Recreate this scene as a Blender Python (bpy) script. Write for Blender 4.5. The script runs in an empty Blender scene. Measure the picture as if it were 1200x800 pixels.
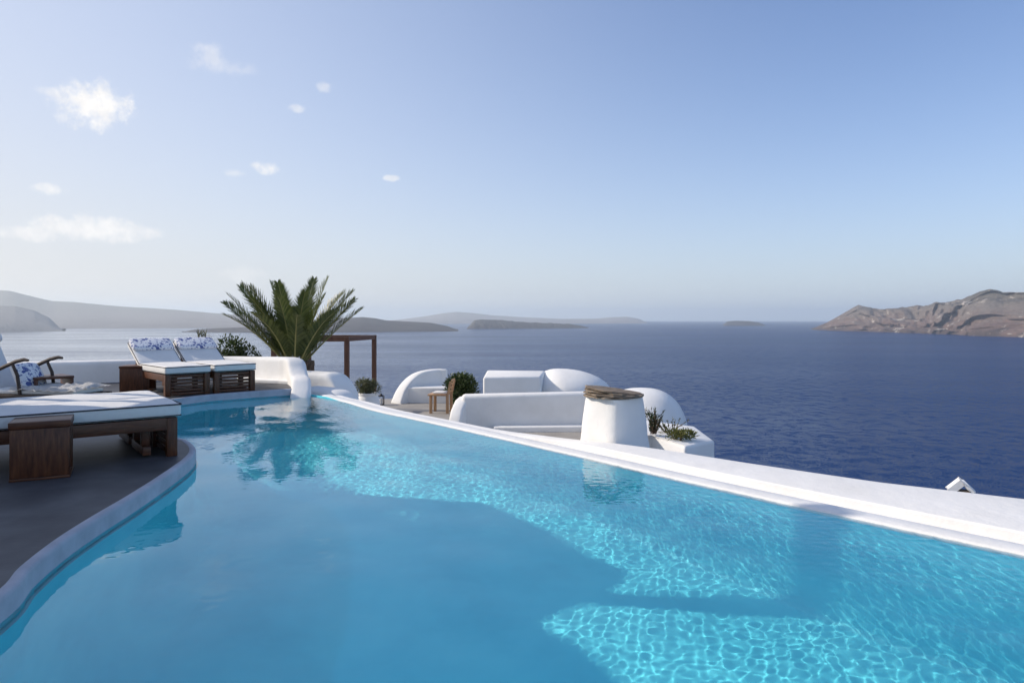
import bpy, bmesh, math, random
import numpy as np
from mathutils import Vector, Matrix, noise
from mathutils.geometry import tessellate_polygon

S = bpy.context.scene
C = S.collection
R = math.radians
random.seed(7)

# ------------------------------------------------------------------ camera, sky, sun, exposure
EYE = 1.27            # eye height over the pool water (water is z = 0)
HY = 374.0            # row of the true horizon on the 1200 x 800 photograph
SEA_Z = -98.7
SUN_AZ, SUN_EL = R(81), R(32)      # degrees left of the view, degrees up

cam = bpy.data.cameras.new('camera')
cam.lens = 24.0
cam.sensor_width = 36.0
cam.shift_y = -(400 - HY) / 1200.0
cam.clip_start = 0.05
cam.clip_end = 300000.0
co = bpy.data.objects.new('camera', cam)
C.objects.link(co)
co.location = (0, 0, EYE)
co.rotation_euler = (math.pi / 2, 0, 0)
S.camera = co

w = bpy.data.worlds.new('World')
S.world = w
w.use_nodes = True
SKY_STRENGTH = 0.15
SUN_STRENGTH = 2.8
S.view_settings.view_transform = 'Standard'
S.view_settings.look = 'None'
S.view_settings.gamma = 1.0
S.view_settings.use_curve_mapping = False
S.view_settings.exposure = 0.60

sun = bpy.data.lights.new('sun', 'SUN')
sun.energy = SUN_STRENGTH
sun.angle = R(0.5)
sun.color = (1.0, 0.89, 0.75)
sun.cycles.is_caustics_light = True
so = bpy.data.objects.new('sun', sun)
C.objects.link(so)
sdir = Vector((-math.sin(SUN_AZ) * math.cos(SUN_EL), math.cos(SUN_AZ) * math.cos(SUN_EL), math.sin(SUN_EL)))
so.rotation_euler = sdir.to_track_quat('Z', 'Y').to_euler()

S.render.engine = 'CYCLES'
S.cycles.caustics_refractive = True
S.cycles.caustics_reflective = True
S.cycles.max_bounces = 10
S.cycles.transmission_bounces = 8
S.cycles.transparent_max_bounces = 8
S.cycles.volume_bounces = 2
S.cycles.use_denoising = True
S.cycles.sample_clamp_indirect = 8.0


# ------------------------------------------------------------------ node helper
class N:
    def __init__(self, nt):
        self.t = nt

    def n(self, kind, ins=None, **props):
        x = self.t.nodes.new(kind)
        for k, v in props.items():
            setattr(x, k, v)
        for k, v in (ins or {}).items():
            s = x.inputs[k]
            if isinstance(v, bpy.types.NodeSocket):
                self.t.links.new(v, s)
            elif hasattr(s, 'default_value'):
                try:
                    s.default_value = v
                except Exception:
                    s.default_value = tuple(v) + (1,)
        return x

    def m(self, op, a, b=0.0, c=0.0, clamp=False):
        return self.n('ShaderNodeMath', {0: a, 1: b, 2: c}, operation=op, use_clamp=clamp).outputs[0]

    def vm(self, op, a, b=(0, 0, 0), scale=None):
        x = self.n('ShaderNodeVectorMath', {0: a, 1: b}, operation=op)
        if scale is not None:
            x.inputs['Scale'].default_value = scale
        return x.outputs['Value' if op in ('DOT_PRODUCT', 'LENGTH') else 0]

    def mix(self, f, a, b, blend='MIX'):
        x = self.n('ShaderNodeMix', data_type='RGBA', blend_type=blend)
        for s, v in ((x.inputs[0], f), (x.inputs[6], a), (x.inputs[7], b)):
            if isinstance(v, bpy.types.NodeSocket):
                self.t.links.new(v, s)
            elif isinstance(v, (int, float)):
                s.default_value = v
            else:
                s.default_value = tuple(v) + ((1,) if len(v) == 3 else ())
        return x.outputs[2]

    def ramp(self, f, stops, interp='LINEAR'):
        x = self.n('ShaderNodeValToRGB', {0: f})
        r = x.color_ramp
        r.interpolation = interp
        while len(r.elements) < len(stops):
            r.elements.new(0.5)
        for e, (p, c) in zip(r.elements, stops):
            e.position = p
            e.color = tuple(c) + (1,) if len(c) == 3 else c
        return x.outputs[0]

    def noise(self, vec, scale, detail=4, rough=0.55, out=0, dist=0.0):
        return self.n('ShaderNodeTexNoise', {'Vector': vec, 'Scale': scale, 'Detail': detail, 'Roughness': rough, 'Distortion': dist}).outputs[out]


# ---- sky: Nishita, with small fair-weather clouds placed by direction on the sky dome
g = N(w.node_tree)
bg = w.node_tree.nodes['Background']
sky = g.n('ShaderNodeTexSky', sky_type='NISHITA', sun_disc=False, sun_elevation=SUN_EL, sun_rotation=-SUN_AZ,
          altitude=100.0, air_density=1.0, dust_density=0.9, ozone_density=3.0)
tc = g.n('ShaderNodeTexCoord')
sep = g.n('ShaderNodeSeparateXYZ', {0: tc.outputs['Generated']})
azim = g.m('ARCTAN2', sep.outputs[0], sep.outputs[1])
elev = g.m('ARCSINE', sep.outputs[2])
nz = g.noise(tc.outputs['Generated'], 52, 8, 0.66)
nz2 = g.noise(tc.outputs['Generated'], 16, 5, 0.6)
cl = None
# (column, row, half width, half height, strength) of each cloud
for px, py, rx, ry, k in [(113, 124, 42, 27, 1.0), (60, 108, 22, 6, .5), (104, 268, 58, 16, .85), (22, 273, 46, 10, .75), (56, 222, 19, 8, .8),
                          (150, 272, 40, 9, .6), (310, 197, 17, 8, .8), (276, 203, 12, 5, .4), (240, 66, 24, 16, .42), (262, 78, 40, 10, .28), (380, 102, 10, 6, .45),
                          (349, 127, 10, 5, .5), (460, 209, 10, 4, .6), (284, 323, 28, 13, .35)]:
    x, z = (px - 600) / 800.0, (HY - py) / 800.0
    a0, e0 = math.atan2(x, 1), math.atan2(z, math.hypot(1, x))
    sc_ = math.cos(a0) / 800.0
    da = g.m('DIVIDE', g.m('SUBTRACT', azim, a0), rx * sc_ * 1.15)
    de = g.m('DIVIDE', g.m('SUBTRACT', elev, e0), ry * sc_ * 1.1)
    fall = g.m('SUBTRACT', 1.0, g.m('ADD', g.m('MULTIPLY', da, da), g.m('MULTIPLY', de, de)))
    v = g.m('ADD', fall, g.m('MULTIPLY', g.m('SUBTRACT', nz, 0.5), 3.0))
    v = g.m('ADD', v, g.m('MULTIPLY', g.m('SUBTRACT', nz2, 0.5), 1.6))
    v = g.n('ShaderNodeMapRange', {0: v, 1: 0.0, 2: 1.3, 3: 0.0, 4: k}, interpolation_type='SMOOTHSTEP').outputs[0]
    cl = v if cl is None else g.m('MAXIMUM', cl, v)
az01 = g.n('ShaderNodeMapRange', {0: azim, 1: -1.0, 2: .55, 3: 0, 4: 1}, interpolation_type='SMOOTHSTEP').outputs[0]
veil_c = g.mix(az01, (3.8, 3.6, 3.4), (3.0, 3.35, 3.7))                      # sea-level haze band: whiter toward the sun
up = g.m('MAXIMUM', elev, 0.0)
low = g.m('MULTIPLY', g.m('POWER', 2.71828, g.m('DIVIDE', up, -0.145)), .92)
glow = g.m('MULTIPLY', g.m('SUBTRACT', 1.0, az01), g.m('MULTIPLY', .95, g.m('POWER', 2.71828, g.m('DIVIDE', up, -1.1))))
west = g.m('MULTIPLY', az01, g.m('SUBTRACT', 1.0, g.n('ShaderNodeMapRange', {0: azim, 1: .9, 2: 1.9, 3: 0, 4: 1}).outputs[0]))
deep = g.mix(1.0, sky.outputs[0], g.mix(west, (.88, .86, .88), (.66, .69, .80)), 'MULTIPLY')
pale = g.mix(low, g.mix(glow, deep, (2.75, 2.8, 3.05)), veil_c)
puff = g.mix(g.noise(tc.outputs['Generated'], 70, 5, .6), (3.7, 3.65, 3.7), (5.3, 5.15, 4.95))
hazy = g.mix(cl, pale, puff)
w.node_tree.links.new(hazy, bg.inputs[0])
bg.inputs[1].default_value = SKY_STRENGTH


# ------------------------------------------------------------------ placing helpers
def at(px, py, d):
    """the point on the sight line of a photograph pixel, at depth d metres"""
    return Vector(((px - 600) / 800.0 * d, d, EYE - (py - HY) / 800.0 * d))


def on(px, py, z):
    """the point of the horizontal plane z seen at a photograph pixel"""
    d = (EYE - z) * 800.0 / (py - HY)
    return Vector(((px - 600) / 800.0 * d, d, z))


def tag(o, label=None, cat=None, group=None, kind=None):
    if label: o['label'] = label
    if cat: o['category'] = cat
    if group: o['group'] = group
    if kind: o['kind'] = kind
    return o


def thing(name, label, cat, loc=(0, 0, 0), rot=0.0, group=None):
    o = bpy.data.objects.new(name, None)
    o.empty_display_size = 0.1
    C.objects.link(o)
    o.location = loc
    o.rotation_euler = (0, 0, rot)
    return tag(o, label, cat, group)


class B:
    """collects shapes and links them as one mesh object"""

    def __init__(self):
        self.bm = bmesh.new()

    def box(self, x0, x1, y0, y1, z0, z1, bevel=0.0, seg=2, mat=None):
        r = bmesh.ops.create_cube(self.bm, size=1.0)
        vs = r['verts']
        for v in vs:
            v.co = Vector(((x0 + x1) / 2 + v.co.x * (x1 - x0), (y0 + y1) / 2 + v.co.y * (y1 - y0), (z0 + z1) / 2 + v.co.z * (z1 - z0)))
        if mat is not None:
            for v in vs: v.co = mat @ v.co
        if bevel:
            es = list({e for v in vs for e in v.link_edges})
            bmesh.ops.bevel(self.bm, geom=es, offset=bevel, segments=seg, affect='EDGES', profile=0.5, clamp_overlap=True)
        return self

    def bar(self, a, b, wx, wz, bevel=0.004):
        """a rectangular bar from a to b"""
        a, b = Vector(a), Vector(b)
        d = b - a
        L = d.length
        q = d.to_track_quat('X', 'Z').to_matrix().to_4x4()
        return self.box(0, L, -wx / 2, wx / 2, -wz / 2, wz / 2, bevel, 1, Matrix.Translation(a) @ q)

    def tube(self, pts, r, n=8, cap=True):
        pts = [Vector(p) for p in pts]
        rr = r if hasattr(r, '__len__') else [r] * len(pts)
        rings = []
        for i, p in enumerate(pts):
            t = (pts[min(i + 1, len(pts) - 1)] - pts[max(i - 1, 0)]).normalized()
            u = t.cross(Vector((0, 0, 1)))
            if u.length < 1e-3: u = t.cross(Vector((0, 1, 0)))
            u.normalize()
            v = t.cross(u)
            rings.append([self.bm.verts.new(p + (u * math.cos(k * 2 * math.pi / n) + v * math.sin(k * 2 * math.pi / n)) * rr[i]) for k in range(n)])
        self.loft(rings, cap)
        return self

    def loft(self, rings, cap=True):
        n = len(rings[0])
        for a, b in zip(rings, rings[1:]):
            for k in range(n):
                self.bm.faces.new((a[k], a[(k + 1) % n], b[(k + 1) % n], b[k]))
        if cap:
            self.bm.faces.new(rings[0][::-1])
            self.bm.faces.new(rings[-1])
        return self

    def rings(self, rings, cap=True):
        return self.loft([[self.bm.verts.new(p) for p in r] for r in rings], cap)

    def prism(self, poly, z0, z1, bevel=0.0, seg=3):
        """vertical prism over a plan polygon [(x, y)]"""
        vs = []
        lo = [self.bm.verts.new((x, y, z0)) for x, y in poly]
        hi = [self.bm.verts.new((x, y, z1 if not hasattr(z1, '__len__') else z1[i])) for i, (x, y) in enumerate(poly)]
        self.loft([lo, hi])
        if bevel:
            es = list({e for v in hi for e in v.link_edges} | {e for v in lo for e in v.link_edges if abs(e.verts[0].co.z - e.verts[1].co.z) > 1e-6})
            bmesh.ops.bevel(self.bm, geom=es, offset=bevel, segments=seg, affect='EDGES', profile=0.5, clamp_overlap=True)
        return self

    def wall(self, path, t, z0, nround=6):
        """a plaster wall with a rounded top along [(x, y, ztop)]"""
        rings = []
        n = len(path)
        for i, p in enumerate(path):
            a, b = Vector(path[max(i - 1, 0)][:2]), Vector(path[min(i + 1, n - 1)][:2])
            d = (b - a).normalized()
            nn = Vector((-d.y, d.x))
            tt = t[i] if hasattr(t, '__len__') else t
            c = Vector(p[:2])
            zt = p[2]
            r = min(tt / 2, max(zt - z0, .02) * .9)
            ring = [c + nn * (-tt / 2)]
            ring = [Vector((ring[0].x, ring[0].y, z0))]
            for k in range(nround + 1):
                an = math.pi - math.pi * k / nround
                off = math.copysign(abs(math.cos(an)) ** .6, math.cos(an)) * tt / 2
                q = c + nn * off
                ring.append(Vector((q.x, q.y, zt - r * .55 + math.sin(an) ** .6 * r * .55 if 0 < k < nround else zt - r * .55)))
            q = c + nn * (tt / 2)
            ring.append(Vector((q.x, q.y, z0)))
            rings.append(ring)
        return self.rings(rings)

    def leaf(self, p, d, up, L, W, fold=0.0):
        s = d.cross(up)
        if s.length < 1e-4: s = d.cross(Vector((1, 0, 0.3)))
        s.normalize()
        v = [self.bm.verts.new(x) for x in (p, p + d * L * .45 + s * W / 2, p + d * L, p + d * L * .45 - s * W / 2)]
        self.bm.faces.new(v)

    def done(self, name, mat, parent=None, smooth=True, angle=40):
        bmesh.ops.recalc_face_normals(self.bm, faces=self.bm.faces[:])
        me = bpy.data.meshes.new(name)
        self.bm.to_mesh(me)
        self.bm.free()
        me.materials.append(mat)
        if smooth:
            me.shade_smooth()
            me.set_sharp_from_angle(angle=R(angle))
        o = bpy.data.objects.new(name, me)
        C.objects.link(o)
        o.parent = parent
        return o


def raw(name, verts, faces, mat, smooth=True, parent=None):
    me = bpy.data.meshes.new(name)
    me.from_pydata(verts, [], faces)
    me.update()
    me.materials.append(mat)
    if smooth: me.shade_smooth()
    o = bpy.data.objects.new(name, me)
    C.objects.link(o)
    o.parent = parent
    return o


def spline(pts, per=6, closed=False):
    """Catmull-Rom through the points"""
    P = [np.array(p, float) for p in pts]
    out = []
    n = len(P)
    for i in range(n if closed else n - 1):
        g4 = [P[(i + k) % n] if closed else P[min(max(i + k, 0), n - 1)] for k in (-1, 0, 1, 2)]
        for s in range(per):
            t = s / per
            out.append(.5 * (2 * g4[1] + (g4[2] - g4[0]) * t + (2 * g4[0] - 5 * g4[1] + 4 * g4[2] - g4[3]) * t * t + (3 * g4[1] - 3 * g4[2] + g4[3] - g4[0]) * t ** 3))
    if not closed: out.append(P[-1])
    return [tuple(float(v) for v in p) for p in out]


# ------------------------------------------------------------------ materials
def mat(name):
    m = bpy.data.materials.new(name)
    m.use_nodes = True
    return m, N(m.node_tree), m.node_tree.nodes['Principled BSDF']


def mottled(name, stops, scale, rough=0.8, bump=0.2, bscale=40, detail=5, bdist=0.004, spec=0.4, stretch=None, coat=0):
    m, g, p = mat(name)
    tc = g.n('ShaderNodeTexCoord')
    v = tc.outputs['Object']
    if stretch:
        v = g.vm('MULTIPLY', v, stretch)
    f = g.noise(v, scale, detail, 0.6)
    c = g.ramp(f, stops)
    g.t.links.new(c, p.inputs['Base Color'])
    p.inputs['Roughness'].default_value = rough
    p.inputs['Specular IOR Level'].default_value = spec
    if bump:
        b = g.n('ShaderNodeBump', {'Height': g.noise(v, bscale, 6, 0.65), 'Strength': bump, 'Distance': bdist})
        g.t.links.new(b.outputs[0], p.inputs['Normal'])
    return m


M = {}
M['plaster'] = mottled('white_plaster', [(.25, (.74, .73, .705)), (.5, (.80, .79, .77)), (.75, (.84, .835, .82))], 1.7, .85, .40, 9, bdist=.02, spec=.2, detail=9)
M['coping'] = mottled('coping_cement', [(.3, (.34, .36, .41)), (.7, (.47, .49, .55))], 5.0, .7, .3, 50)
M['deck'] = mottled('grey_cement', [(.30, (.034, .035, .040)), (.5, (.060, .061, .068)), (.70, (.105, .106, .112))], 2.2, .55, .25, 35, detail=8)
M['terrace'] = mottled('beige_cement', [(.3, (.26, .24, .22)), (.7, (.36, .34, .31))], 1.5, .8, .2, 20)
M['pool'] = mottled('pool_paint', [(.30, (.105, .70, .84)), (.5, (.135, .78, .91)), (.70, (.165, .84, .95))], 1.3, .6, .0, 30, detail=7)
WOODS = [(.3, (.050, .016, .007)), (.55, (.105, .036, .015)), (.75, (.165, .062, .026))]
M['wood'] = mottled('dark_teak', WOODS, 6.0, .42, .15, 30, stretch=(1.2, 9, 9))
M['woodv'] = mottled('dark_teak_upright', WOODS, 6.0, .42, .15, 30, stretch=(9, 9, 1.2))
M['oldwood'] = mottled('reddish_post_wood', [(.3, (.075, .034, .02)), (.7, (.16, .075, .045))], 5.0, .6, .2, 30, stretch=(8, 8, 1))
M['pinewood'] = mottled('light_chair_wood', [(.3, (.36, .20, .10)), (.7, (.52, .32, .18))], 5.0, .5, .1, 30, stretch=(6, 6, 1))
M['greywood'] = mottled('weathered_arm_wood', [(.3, (.035, .022, .016)), (.7, (.09, .06, .045))], 6.0, .5, .1, 30)
M['fabric'] = mottled('cream_canvas', [(.3, (.70, .69, .67)), (.7, (.78, .77, .75))], 2.5, .95, .6, 7, bdist=.02, spec=.1)
M['piping'] = mottled('dark_piping', [(.3, (.02, .02, .03)), (.7, (.04, .04, .05))], 8, .8, 0)
M['bark'] = mottled('palm_bark', [(.3, (.06, .035, .02)), (.7, (.16, .10, .06))], 14, .9, .8, 20, bdist=.02)
M['slate'] = mottled('weathered_driftwood', [(.3, (.085, .066, .050)), (.5, (.20, .155, .115)), (.75, (.34, .275, .21))], 9, .9, .8, 30, bdist=.012, stretch=(1, 1, 5))
M['pot'] = mottled('whitewashed_pot', [(.3, (.68, .68, .68)), (.7, (.80, .79, .78))], 4, .8, .4, 12, bdist=.01)
M['soil'] = mottled('dry_soil', [(.3, (.05, .035, .025)), (.7, (.12, .09, .065))], 12, .95, .8, 40, bdist=.01)
M['iron'] = mottled('dark_iron', [(.3, (.015, .015, .018)), (.7, (.03, .03, .03))], 9, .5, .1, 40)


def foliage(name, a, b, trans=.25, rough=.5):
    m, g, p = mat(name)
    geo = g.n('ShaderNodeNewGeometry')
    c = g.mix(geo.outputs['Random Per Island'], a, b)
    g.t.links.new(c, p.inputs['Base Color'])
    p.inputs['Roughness'].default_value = rough
    tr = g.n('ShaderNodeBsdfTranslucent', {'Color': c})
    mx = g.n('ShaderNodeMixShader', {0: trans, 1: p.outputs[0], 2: tr.outputs[0]})
    g.t.links.new(mx.outputs[0], m.node_tree.nodes['Material Output'].inputs[0])
    return m


M['frond'] = foliage('palm_leaflet', (.052, .080, .020), (.150, .172, .050), .32, .42)
M['rachis'] = mottled('palm_midrib', [(.3, (.20, .19, .06)), (.7, (.33, .29, .11))], 8, .5, 0)
M['shrub'] = foliage('shrub_leaf', (.03, .055, .018), (.075, .105, .035))
M['olive'] = foliage('grey_green_leaf', (.075, .085, .040), (.16, .165, .085))
M['dark_leaf'] = foliage('dark_spiky_leaf', (.018, .035, .014), (.05, .07, .03))
M['dry_leaf'] = foliage('yellow_green_leaf', (.08, .10, .02), (.20, .19, .05))

# floral print: blue flowers and sprigs on white cotton
m, g, p = mat('blue_floral_print')
tc = g.n('ShaderNodeTexCoord')
vv = g.vm('ADD', tc.outputs['Object'], g.vm('SCALE', g.noise(tc.outputs['Object'], 14, 2, .5, 1), scale=.05))
vo = g.n('ShaderNodeTexVoronoi', {'Vector': vv, 'Scale': 15.0}, feature='F1').outputs['Distance']
pt = g.m('MULTIPLY', g.ramp(vo, [(.0, (1,) * 3), (.40, (1,) * 3), (.46, (0,) * 3)]), g.ramp(g.noise(vv, 9, 3), [(.46, (0,) * 3), (.52, (1,) * 3)]))
sp = g.ramp(g.noise(vv, 34, 2, .5), [(.60, (0,) * 3), (.63, (1,) * 3)])
c = g.mix(pt, (.74, .75, .78), g.mix(g.noise(vv, 40, 2), (.02, .035, .16), (.16, .21, .46)))
c = g.mix(sp, c, (.10, .14, .34))
g.t.links.new(c, p.inputs['Base Color'])
p.inputs['Roughness'].default_value = .95
M['floral'] = m

# pool water: clear glass surface, real sheet of wavelets that focuses the sun on the floor
m = bpy.data.materials.new('pool_water')
m.use_nodes = True
nt = m.node_tree
nt.nodes.clear()
gl = nt.nodes.new('ShaderNodeBsdfGlass')
gl.inputs['IOR'].default_value = 1.33
gl.inputs['Roughness'].default_value = 0.0
ou = nt.nodes.new('ShaderNodeOutputMaterial')
nt.links.new(gl.outputs[0], ou.inputs[0])
M['water'] = m

# open sea
m, g, p = mat('sea_water')
geo = g.n('ShaderNodeNewGeometry')
P = geo.outputs['Position']
Pl = g.vm('MULTIPLY', P, (1, 1, 0))
n1 = g.vm('SUBTRACT', g.noise(g.vm('MULTIPLY', Pl, (.8, 1.3, 1)), 1.15, 4, .65, 1), (.5, .5, .5))
n2 = g.vm('SUBTRACT', g.noise(Pl, .09, 3, .6, 1), (.5, .5, .5))
gust = g.noise(g.vm('MULTIPLY', Pl, (.35, 1, 1)), .0022, 5, .6)
gs = g.n('ShaderNodeMapRange', {0: gust, 1: .35, 2: .65, 3: .45, 4: 1.45}).outputs[0]
sp3 = g.n('ShaderNodeSeparateXYZ', {0: P})
bear = g.m('DIVIDE', sp3.outputs[0], g.m('ADD', g.m('ABSOLUTE', sp3.outputs[1]), 200.0))
off_glare = g.n('ShaderNodeMapRange', {0: bear, 1: -.8, 2: .42, 3: 0, 4: 1}, interpolation_type='SMOOTHSTEP').outputs[0]   # reflection raised toward the left to stand in for glare on the sea
gs = g.m('MULTIPLY', gs, g.m('ADD', .45, g.m('MULTIPLY', off_glare, .75)))
sl = g.vm('ADD', g.vm('SCALE', n1, scale=1.35), g.vm('SCALE', n2, scale=.6))
sl = g.n('ShaderNodeVectorMath', {0: sl, 'Scale': gs}, operation='SCALE').outputs[0]
nn = g.vm('NORMALIZE', g.vm('ADD', g.vm('MULTIPLY', sl, (1, 1, 0)), (0, 0, 1)))
df = g.n('ShaderNodeBsdfDiffuse', {'Color': (.003, .027, .112, 1)})
gs_ = g.n('ShaderNodeBsdfGlossy', {'Color': (1, 1, 1, 1), 'Roughness': .14, 'Normal': nn})
fr = g.n('ShaderNodeFresnel', {'IOR': 1.33, 'Normal': nn}).outputs[0]
mx = g.n('ShaderNodeMixShader', {0: g.m('MULTIPLY', g.m('MULTIPLY', fr, g.n('ShaderNodeMapRange', {0: gust, 1: .36, 2: .64, 3: .72, 4: 1.35}).outputs[0]), g.m('SUBTRACT', 1.0, g.m('MULTIPLY', off_glare, .68)), 0, True), 1: df.outputs[0], 2: gs_.outputs[0]})
g.t.links.new(mx.outputs[0], m.node_tree.nodes['Material Output'].inputs[0])
M['sea'] = m


def rock(name, stops, zspan, pale, scale):
    """layered volcanic rock: bands by height, broken up by noise, pale tuff patches"""
    m, g, p = mat(name)
    geo = g.n('ShaderNodeNewGeometry')
    P = geo.outputs['Position']
    z = g.n('ShaderNodeSeparateXYZ', {0: P}).outputs[2]
    n0 = g.noise(P, .006 * scale, 6, .65)
    f = g.m('ADD', g.m('DIVIDE', g.m('SUBTRACT', z, SEA_Z), zspan), g.m('MULTIPLY', g.m('SUBTRACT', n0, .5), .9))
    c = g.ramp(f, stops)
    n1 = g.noise(g.vm('MULTIPLY', P, (1, 1, 2.2)), .03 * scale, 6, .7)
    c = g.mix(g.ramp(n1, [(.35, ((.55 if pale else .12),) * 3), (.65, (0,) * 3)]), c, (.06, .05, .045), 'MIX')
    if pale:
        n2 = g.noise(g.vm('MULTIPLY', P, (1, 1, 2.5)), .008 * scale, 4, .6)
        c = g.mix(g.ramp(n2, [(.60, (0,) * 3), (.66, (1,) * 3)]), c, (.42, .38, .34))
    g.t.links.new(c, p.inputs['Base Color'])
    p.inputs['Roughness'].default_value = .95
    p.inputs['Specular IOR Level'].default_value = .1
    b = g.n('ShaderNodeBump', {'Height': g.noise(P, .05 * scale, 6, .7), 'Strength': .8, 'Distance': 14 / scale})
    g.t.links.new(b.outputs[0], p.inputs['Normal'])
    return m


M['cliff'] = rock('layered_cliff_rock', [(.0, (.08, .06, .055)), (.2, (.20, .138, .118)), (.4, (.21, .17, .15)), (.62, (.21, .185, .165)), (.9, (.14, .13, .115)), (1, (.12, .12, .10))], 300, True, 1)
M['island'] = rock('haze_pale_rock', [(.0, (.27, .25, .24)), (.5, (.36, .34, .32)), (1, (.34, .33, .30))], 250, False, .6)  # base colour paled to stand in for distance haze
M['low_island'] = rock('dark_island_rock', [(.0, (.095, .085, .085)), (.5, (.145, .14, .135)), (1, (.14, .14, .125))], 250, False, .6)
M['hillside'] = rock('caldera_slope_rock', [(.0, (.10, .06, .045)), (.5, (.19, .13, .10)), (1, (.18, .15, .12))], 110, False, 8)

# ------------------------------------------------------------------ sea, far hills, own hillside
ring = [(0, 0, SEA_Z)]
fs = []
prev = None
for r in (60, 400, 1500, 5000, 15000, 40000):
    cur = []
    for k in range(96):
        a = 2 * math.pi * k / 96
        cur.append(len(ring))
        ring.append((r * math.sin(a), r * math.cos(a), SEA_Z))
    for k in range(96):
        k2 = (k + 1) % 96
        if prev is None: fs.append((0, cur[k2], cur[k]))
        else: fs.append((prev[k], prev[k2], cur[k2], cur[k]))
    prev = cur
tag(raw('sea', ring, fs, M['sea'], smooth=False), kind='structure')


def ridge(name, prof, shore, depth, mtl, seed, rough=.12, cols=160, rows=26, prof_pow=.8, ravine=0.0):
    """a far island: prof = [(px, py)] skyline, shore = [(px, py)] waterline; depth = metres from shore to crest"""
    px0, px1 = prof[0][0], prof[-1][0]
    V, F = [], []
    rnd = Vector((seed * 13.7, seed * 7.1, seed * 3.3))
    for i in range(cols + 1):
        px = px0 + (px1 - px0) * i / cols
        sy = np.interp(px, [q[0] for q in shore], [q[1] for q in shore])
        ty = np.interp(px, [q[0] for q in prof], [q[1] for q in prof])
        d0 = (EYE - SEA_Z) * 800 / (sy - HY)
        x = (px - 600) / 800
        h = max(0.0, EYE + (HY - ty) / 800 * (d0 + depth) - SEA_Z)
        end = min(1, i / (cols * .03 + 1e-6), (cols - i) / (cols * .03 + 1e-6))
        for j in range(rows + 1):
            t = j / rows * 1.8
            s = t if t < 1 else 1.0
            hz = h * (s ** prof_pow) if t <= 1 else h * max(0, 1 - ((t - 1) / .8) ** 1.3)
            q = Vector((x * d0 / 420., t * depth / 420. * 2, 0)) + rnd
            nv = noise.fractal(q, 1.0, 2.0, 6)
            nr = abs(noise.fractal(Vector((x * d0 / 260., t * .55, seed)) + rnd, 1.0, 2.0, 5))
            bell = 4 * s * (1 - s) if t < 1 else 0
            hz = hz * (1 + rough * nv * (bell + .12)) + ravine * 95 * noise.fractal(Vector((x * d0 / 75., t * 4, seed + 9.)), .8, 2.1, 5) * min(1, t * 3) * end - ravine * h * nr * bell
            rg = 1 - abs(noise.fractal(Vector((x * d0 / 240. + .35 * t, t * .30, seed * 2.0)), .85, 2.1, 6)) * 2
            rg += .45 * (1 - abs(noise.fractal(Vector((x * d0 / 95. + .5 * t, t * .8, seed * 3.0 + 5)), .8, 2.1, 4)) * 2)
            dd = d0 + t * depth + nv * min(.17, rough * .8) * depth * bell - ravine * 850 * (rg - .8) * (.55 + .5 * bell) * (1 if t <= 1 else max(0, 1 - (t - 1) * 3)) * end
            V.append((x * dd, dd, SEA_Z + (hz if 0 < j < rows else -4.0)))
    for i in range(cols):
        for j in range(rows):
            a = i * (rows + 1) + j
            F.append((a, a + rows + 1, a + rows + 2, a + 1))
    return tag(raw(name, V, F, mtl), kind='structure')


ridge('hill', [(-240, 390), (-160, 372), (-100, 352), (-30, 357), (0, 357.5), (18, 358), (40, 363), (58, 372), (70, 384), (77, 389)], [(-240, 391.5), (-160, 391), (0, 389.5), (77, 388)], 900, M['island'], 1, rough=.04)
ridge('hill', [(-620, 384), (-400, 352), (-220, 345), (-80, 343), (0, 339.5), (12, 340), (35, 346), (60, 352), (85, 353), (110, 355.5), (140, 358.5), (200, 362), (245, 366), (285, 369), (330, 371), (380, 376), (400, 383)],
      [(-620, 386.5), (-400, 386), (400, 384)], 2600, M['island'], 2, rough=.035)
ridge('hill', [(213, 389), (228, 386), (250, 384.5), (290, 383), (340, 383), (370, 386), (385, 389)], [(213, 389.2), (385, 390)], 260, M['low_island'], 3, rough=.06)
ridge('hill', [(330, 389), (350, 383), (375, 376), (400, 372.5), (425, 371), (440, 372.5), (452, 375), (480, 376.5), (505, 378), (525, 382), (537, 387)], [(330, 390), (537, 388.3)], 800, M['low_island'], 4, rough=.10)
ridge('hill', [(420, 380), (470, 374), (500, 370), (520, 366.5), (535, 365.2), (555, 366.5), (575, 369), (610, 371.2), (660, 373.5), (700, 373), (715, 371.5), (735, 370.8), (748, 373), (758, 377.5)], [(420, 379.6), (758, 379)], 2600, M['island'], 5, rough=.06)
ridge('hill', [(547, 384.5), (556, 375), (563, 374), (590, 375), (615, 377.5), (645, 378.5), (668, 379.5), (682, 381.5), (690, 384)], [(547, 385.6), (690, 384.4)], 520, M['low_island'], 6, rough=.12, ravine=.06)
ridge('hill', [(847, 381), (852, 376.5), (862, 375.6), (878, 376), (890, 377.8), (897, 381)], [(847, 381.8), (897, 381.8)], 500, M['low_island'], 7, rough=.12)
ridge('cliff', [(950, 386), (960, 382.5), (970, 379), (985, 370), (1000, 361), (1006, 358.8), (1020, 360), (1036, 362.5), (1052, 361.8), (1072, 360.5), (1086, 359.5), (1097, 354.5), (1112, 353.5), (1126, 352.5), (1138, 347),
                (1148, 342), (1160, 338.3), (1168, 339), (1176, 341.5), (1188, 340.5), (1202, 341), (1240, 330), (1300, 326), (1400, 332), (1520, 352), (1650, 398)],
      [(950, 386.3), (1000, 388), (1075, 390.2), (1140, 393), (1200, 395.2), (1300, 398), (1400, 400), (1650, 402)], 620, M['cliff'], 8, rough=.30, cols=860, rows=64, prof_pow=.75, ravine=.42)

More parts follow.
